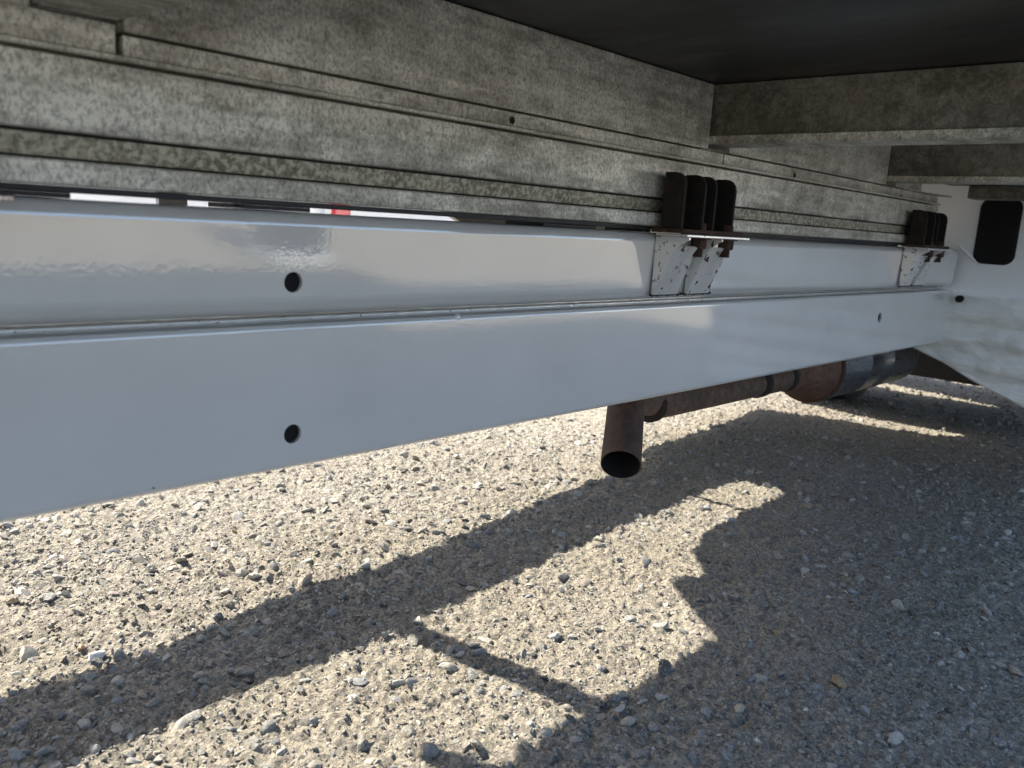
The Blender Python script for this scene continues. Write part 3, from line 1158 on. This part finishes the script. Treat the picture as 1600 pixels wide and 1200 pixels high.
# ------------------------------------------------------------------ surroundings seen through the gap and in the paint
def parked_car(name, x, y, rz, prof, width, mbody, label, group=None, lights=True):
    c = empty(name, (x, y, 0))
    c.rotation_euler.z = rz
    tag(c, label, 'van' if 'van' in name else 'car', group)
    hw_ = width / 2
    lower, cabin, wheels_x = prof
    bm = bmesh.new()
    A = [bm.verts.new((px, -hw_, pz)) for px, pz in lower]; B = [bm.verts.new((px, hw_, pz)) for px, pz in lower]
    bm.faces.new(A); bm.faces.new(B[::-1])
    for i in range(len(lower)):
        j = (i + 1) % len(lower)
        bm.faces.new((A[i], B[i], B[j], A[j]))
    bmesh.ops.bevel(bm, geom=bm.edges[:], offset=.05, segments=2, affect='EDGES')
    from_bm('body', bm, mbody, c, auto=40)
    bm = bmesh.new()
    A = [bm.verts.new((px, -hw_ + (.06 if pz < 1.0 else .16), pz)) for px, pz in cabin]
    B = [bm.verts.new((px, hw_ - (.06 if pz < 1.0 else .16), pz)) for px, pz in cabin]
    bm.faces.new(A); bm.faces.new(B[::-1])
    for i in range(len(cabin)):
        j = (i + 1) % len(cabin)
        bm.faces.new((A[i], B[i], B[j], A[j]))
    cb = from_bm('cabin', bm, M_GLASS, c)
    tops = [p for p in cabin if p[1] > 1.2]
    xs_ = [p[0] for p in tops]; zz_ = max(p[1] for p in tops)
    o = box('roof', (min(xs_) - .02, -hw_ + .14, zz_ - .02), (max(xs_) + .02, hw_ - .14, zz_ + .03), mbody, c, .02, 2)
    for wx in wheels_x:
        for s in (-1, 1):
            bm = bmesh.new()
            yy = s * (hw_ - .10)
            tube(bm, [(wx, yy - .11, .31), (wx, yy - .09, .31), (wx, yy + .09, .31), (wx, yy + .11, .31)], [.26, .31, .31, .26], n=24)
            wo = from_bm('wheel', bm, M_BLACK, c, auto=40)
            bm = bmesh.new()
            tube(bm, [(wx, yy + s * .10, .31), (wx, yy + s * .118, .31)], [.19, .17], n=20)
            from_bm('rim', bm, M_SILVER, wo, auto=40)
    xa, xb = min(p[0] for p in lower), max(p[0] for p in lower)
    for s in (-1, 1):
        box('tail_light', (xa - .012, s * (hw_ - .15) - .06, .56), (xa + .05, s * (hw_ - .15) + .06, .90), M_RED, c, .015, 2)
        box('headlight', (xb - .05, s * (hw_ - .25) - .16, .58), (xb + .012, s * (hw_ - .25) + .16, .76), M_LAMP, c, .02, 2)
    box('bumper', (xa - .05, -hw_ + .03, .34), (xa + .08, hw_ - .03, .53), M_BLACK, c, .03, 2)
    box('bumper', (xb - .08, -hw_ + .03, .34), (xb + .05, hw_ - .03, .53), M_BLACK, c, .03, 2)
    return c


HATCH = ([(-2.0, .30), (-2.05, .55), (-2.0, .92), (1.0, .98), (1.95, .80), (2.05, .55), (2.0, .30)],
         [(-1.95, .90), (-1.75, 1.40), (.15, 1.44), (1.0, .97)], (-1.3, 1.25))
VAN = ([(-2.6, .30), (-2.65, .6), (-2.62, 2.2), (1.4, 2.3), (1.75, 1.25), (2.5, 1.05), (2.65, .6), (2.6, .30)],
       [(1.30, 1.35), (1.2, 2.05), (1.44, 2.10), (1.78, 1.27)], (-1.6, 1.6))
parked_car('parked_van', -.50, 5.2, R(0), VAN, 1.95, M_WHITECAR, 'white panel van parked across the yard behind the truck body')
parked_car('parked_car', 3.55, 6.1, R(90), HATCH, 1.75, M_WHITECAR, 'white hatchback with red tail lights parked beside the panel van')
parked_car('parked_car', 5.75, 6.2, R(88), HATCH, 1.75, M_DARKCAR, 'black hatchback parked between the white and the silver one')
parked_car('parked_car', 8.0, 6.2, R(90), HATCH, 1.75, M_SILVER, 'silver hatchback parked between the black and the red one')
parked_car('parked_car', 10.4, 6.3, R(91), HATCH, 1.75, M_REDCAR, 'red hatchback at the end of the parked row')
parked_car('parked_van', 10.5, -6.6, R(180), VAN, 1.95, M_WHITECAR, 'white panel van parked in front of the hedge')

# hedge on the open side, long shed behind it
parked_car('parked_car', 1.2, -6.3, R(4), HATCH, 1.75, M_SILVER, 'silver hatchback parked in front of the hedge')
pc = empty('added_cabinet', (2.66, -3.0, 0))  # invented cabinet, added so a dark block reflects in the rail
tag(pc, 'dark grey metal cabinet added in the yard for its dark reflection in the rail', 'cabinet')
box('added_cabinet_housing', (-.16, -.14, .06), (.16, .14, 1.45), M_DARKCAR, pc, .01, 2)
box('added_cabinet_plinth', (-.19, -.17, 0), (.19, .17, .059), M_CLAD, pc, .01)
box('added_cabinet_lid', (-.18, -.16, 1.451), (.18, .16, 1.49), M_DARKCAR, pc, .01)
box('added_cabinet_door', (-.14, .1405, .12), (.14, .150, 1.38), M_DARKCAR, pc, .003)


def hedge(y0, hgt, seed, label):
    rng = np.random.default_rng(seed)
    hd = empty('hedge', (12, y0, 0))
    tag(hd, label, 'hedge')
    n = 9000
    c = np.stack([rng.uniform(-42, 43, n), rng.normal(0, .5, n), hgt * rng.random(n) ** .7], -1)
    c[:, 2] *= 1 + .2 * np.sin(c[:, 0] * .9) + .12 * np.sin(c[:, 0] * 2.7)
    d1 = rng.normal(size=(n, 3)); d1 /= np.linalg.norm(d1, axis=1)[:, None]
    d2 = np.cross(d1, rng.normal(size=(n, 3))); d2 /= np.linalg.norm(d2, axis=1)[:, None]
    s_ = rng.uniform(.09, .22, (n, 1))
    V = np.stack([c - d1 * s_, c - d2 * s_ * .5, c + d1 * s_, c + d2 * s_ * .5], 1).reshape(-1, 3)
    me = mesh('foliage', V, [tuple(range(i * 4, i * 4 + 4)) for i in range(n)])
    link('foliage', me, M_LEAF, hd)
    for i in range(12):
        bm = bmesh.new()
        x = -40 + i * 7
        tube(bm, [(x, 0, 0), (x + .1, .1, hgt * .4), (x, 0, hgt * .75)], [.08, .06, .03], n=8)
        from_bm('trunk', bm, M_BARK, hd)


hedge(-9.5, 1.5, 21, 'low green hedge in front of the grey shed')
hedge(10.0, 3.0, 22, 'tall green hedge behind the parked hatchbacks, added to block sky light')  # hedge added to cut the sky light from the far side
sh = empty('industrial_shed', (8, -34, 0))
tag(sh, 'long grey clad industrial shed behind the hedge', 'building')
box('wall', (-30, -6, 0), (30, 6, 5.5), M_CLAD, sh, .02)
bm = bmesh.new()
pr = [(-6.4, 5.5), (0, 7.6), (6.4, 5.5)]
A = [bm.verts.new((-30.3, y, z + .01)) for y, z in pr]; B = [bm.verts.new((30.3, y, z + .01)) for y, z in pr]
bm.faces.new(A); bm.faces.new(B[::-1])
for i in range(3):
    bm.faces.new((A[i], B[i], B[(i + 1) % 3], A[(i + 1) % 3]))
from_bm('roof', bm, M_DOOR, sh)
for i in range(5):
    box('roller_door', (-24 + i * 11, 6.0, 0), (-19 + i * 11, 6.08, 4.2), M_DOOR, sh, .01)
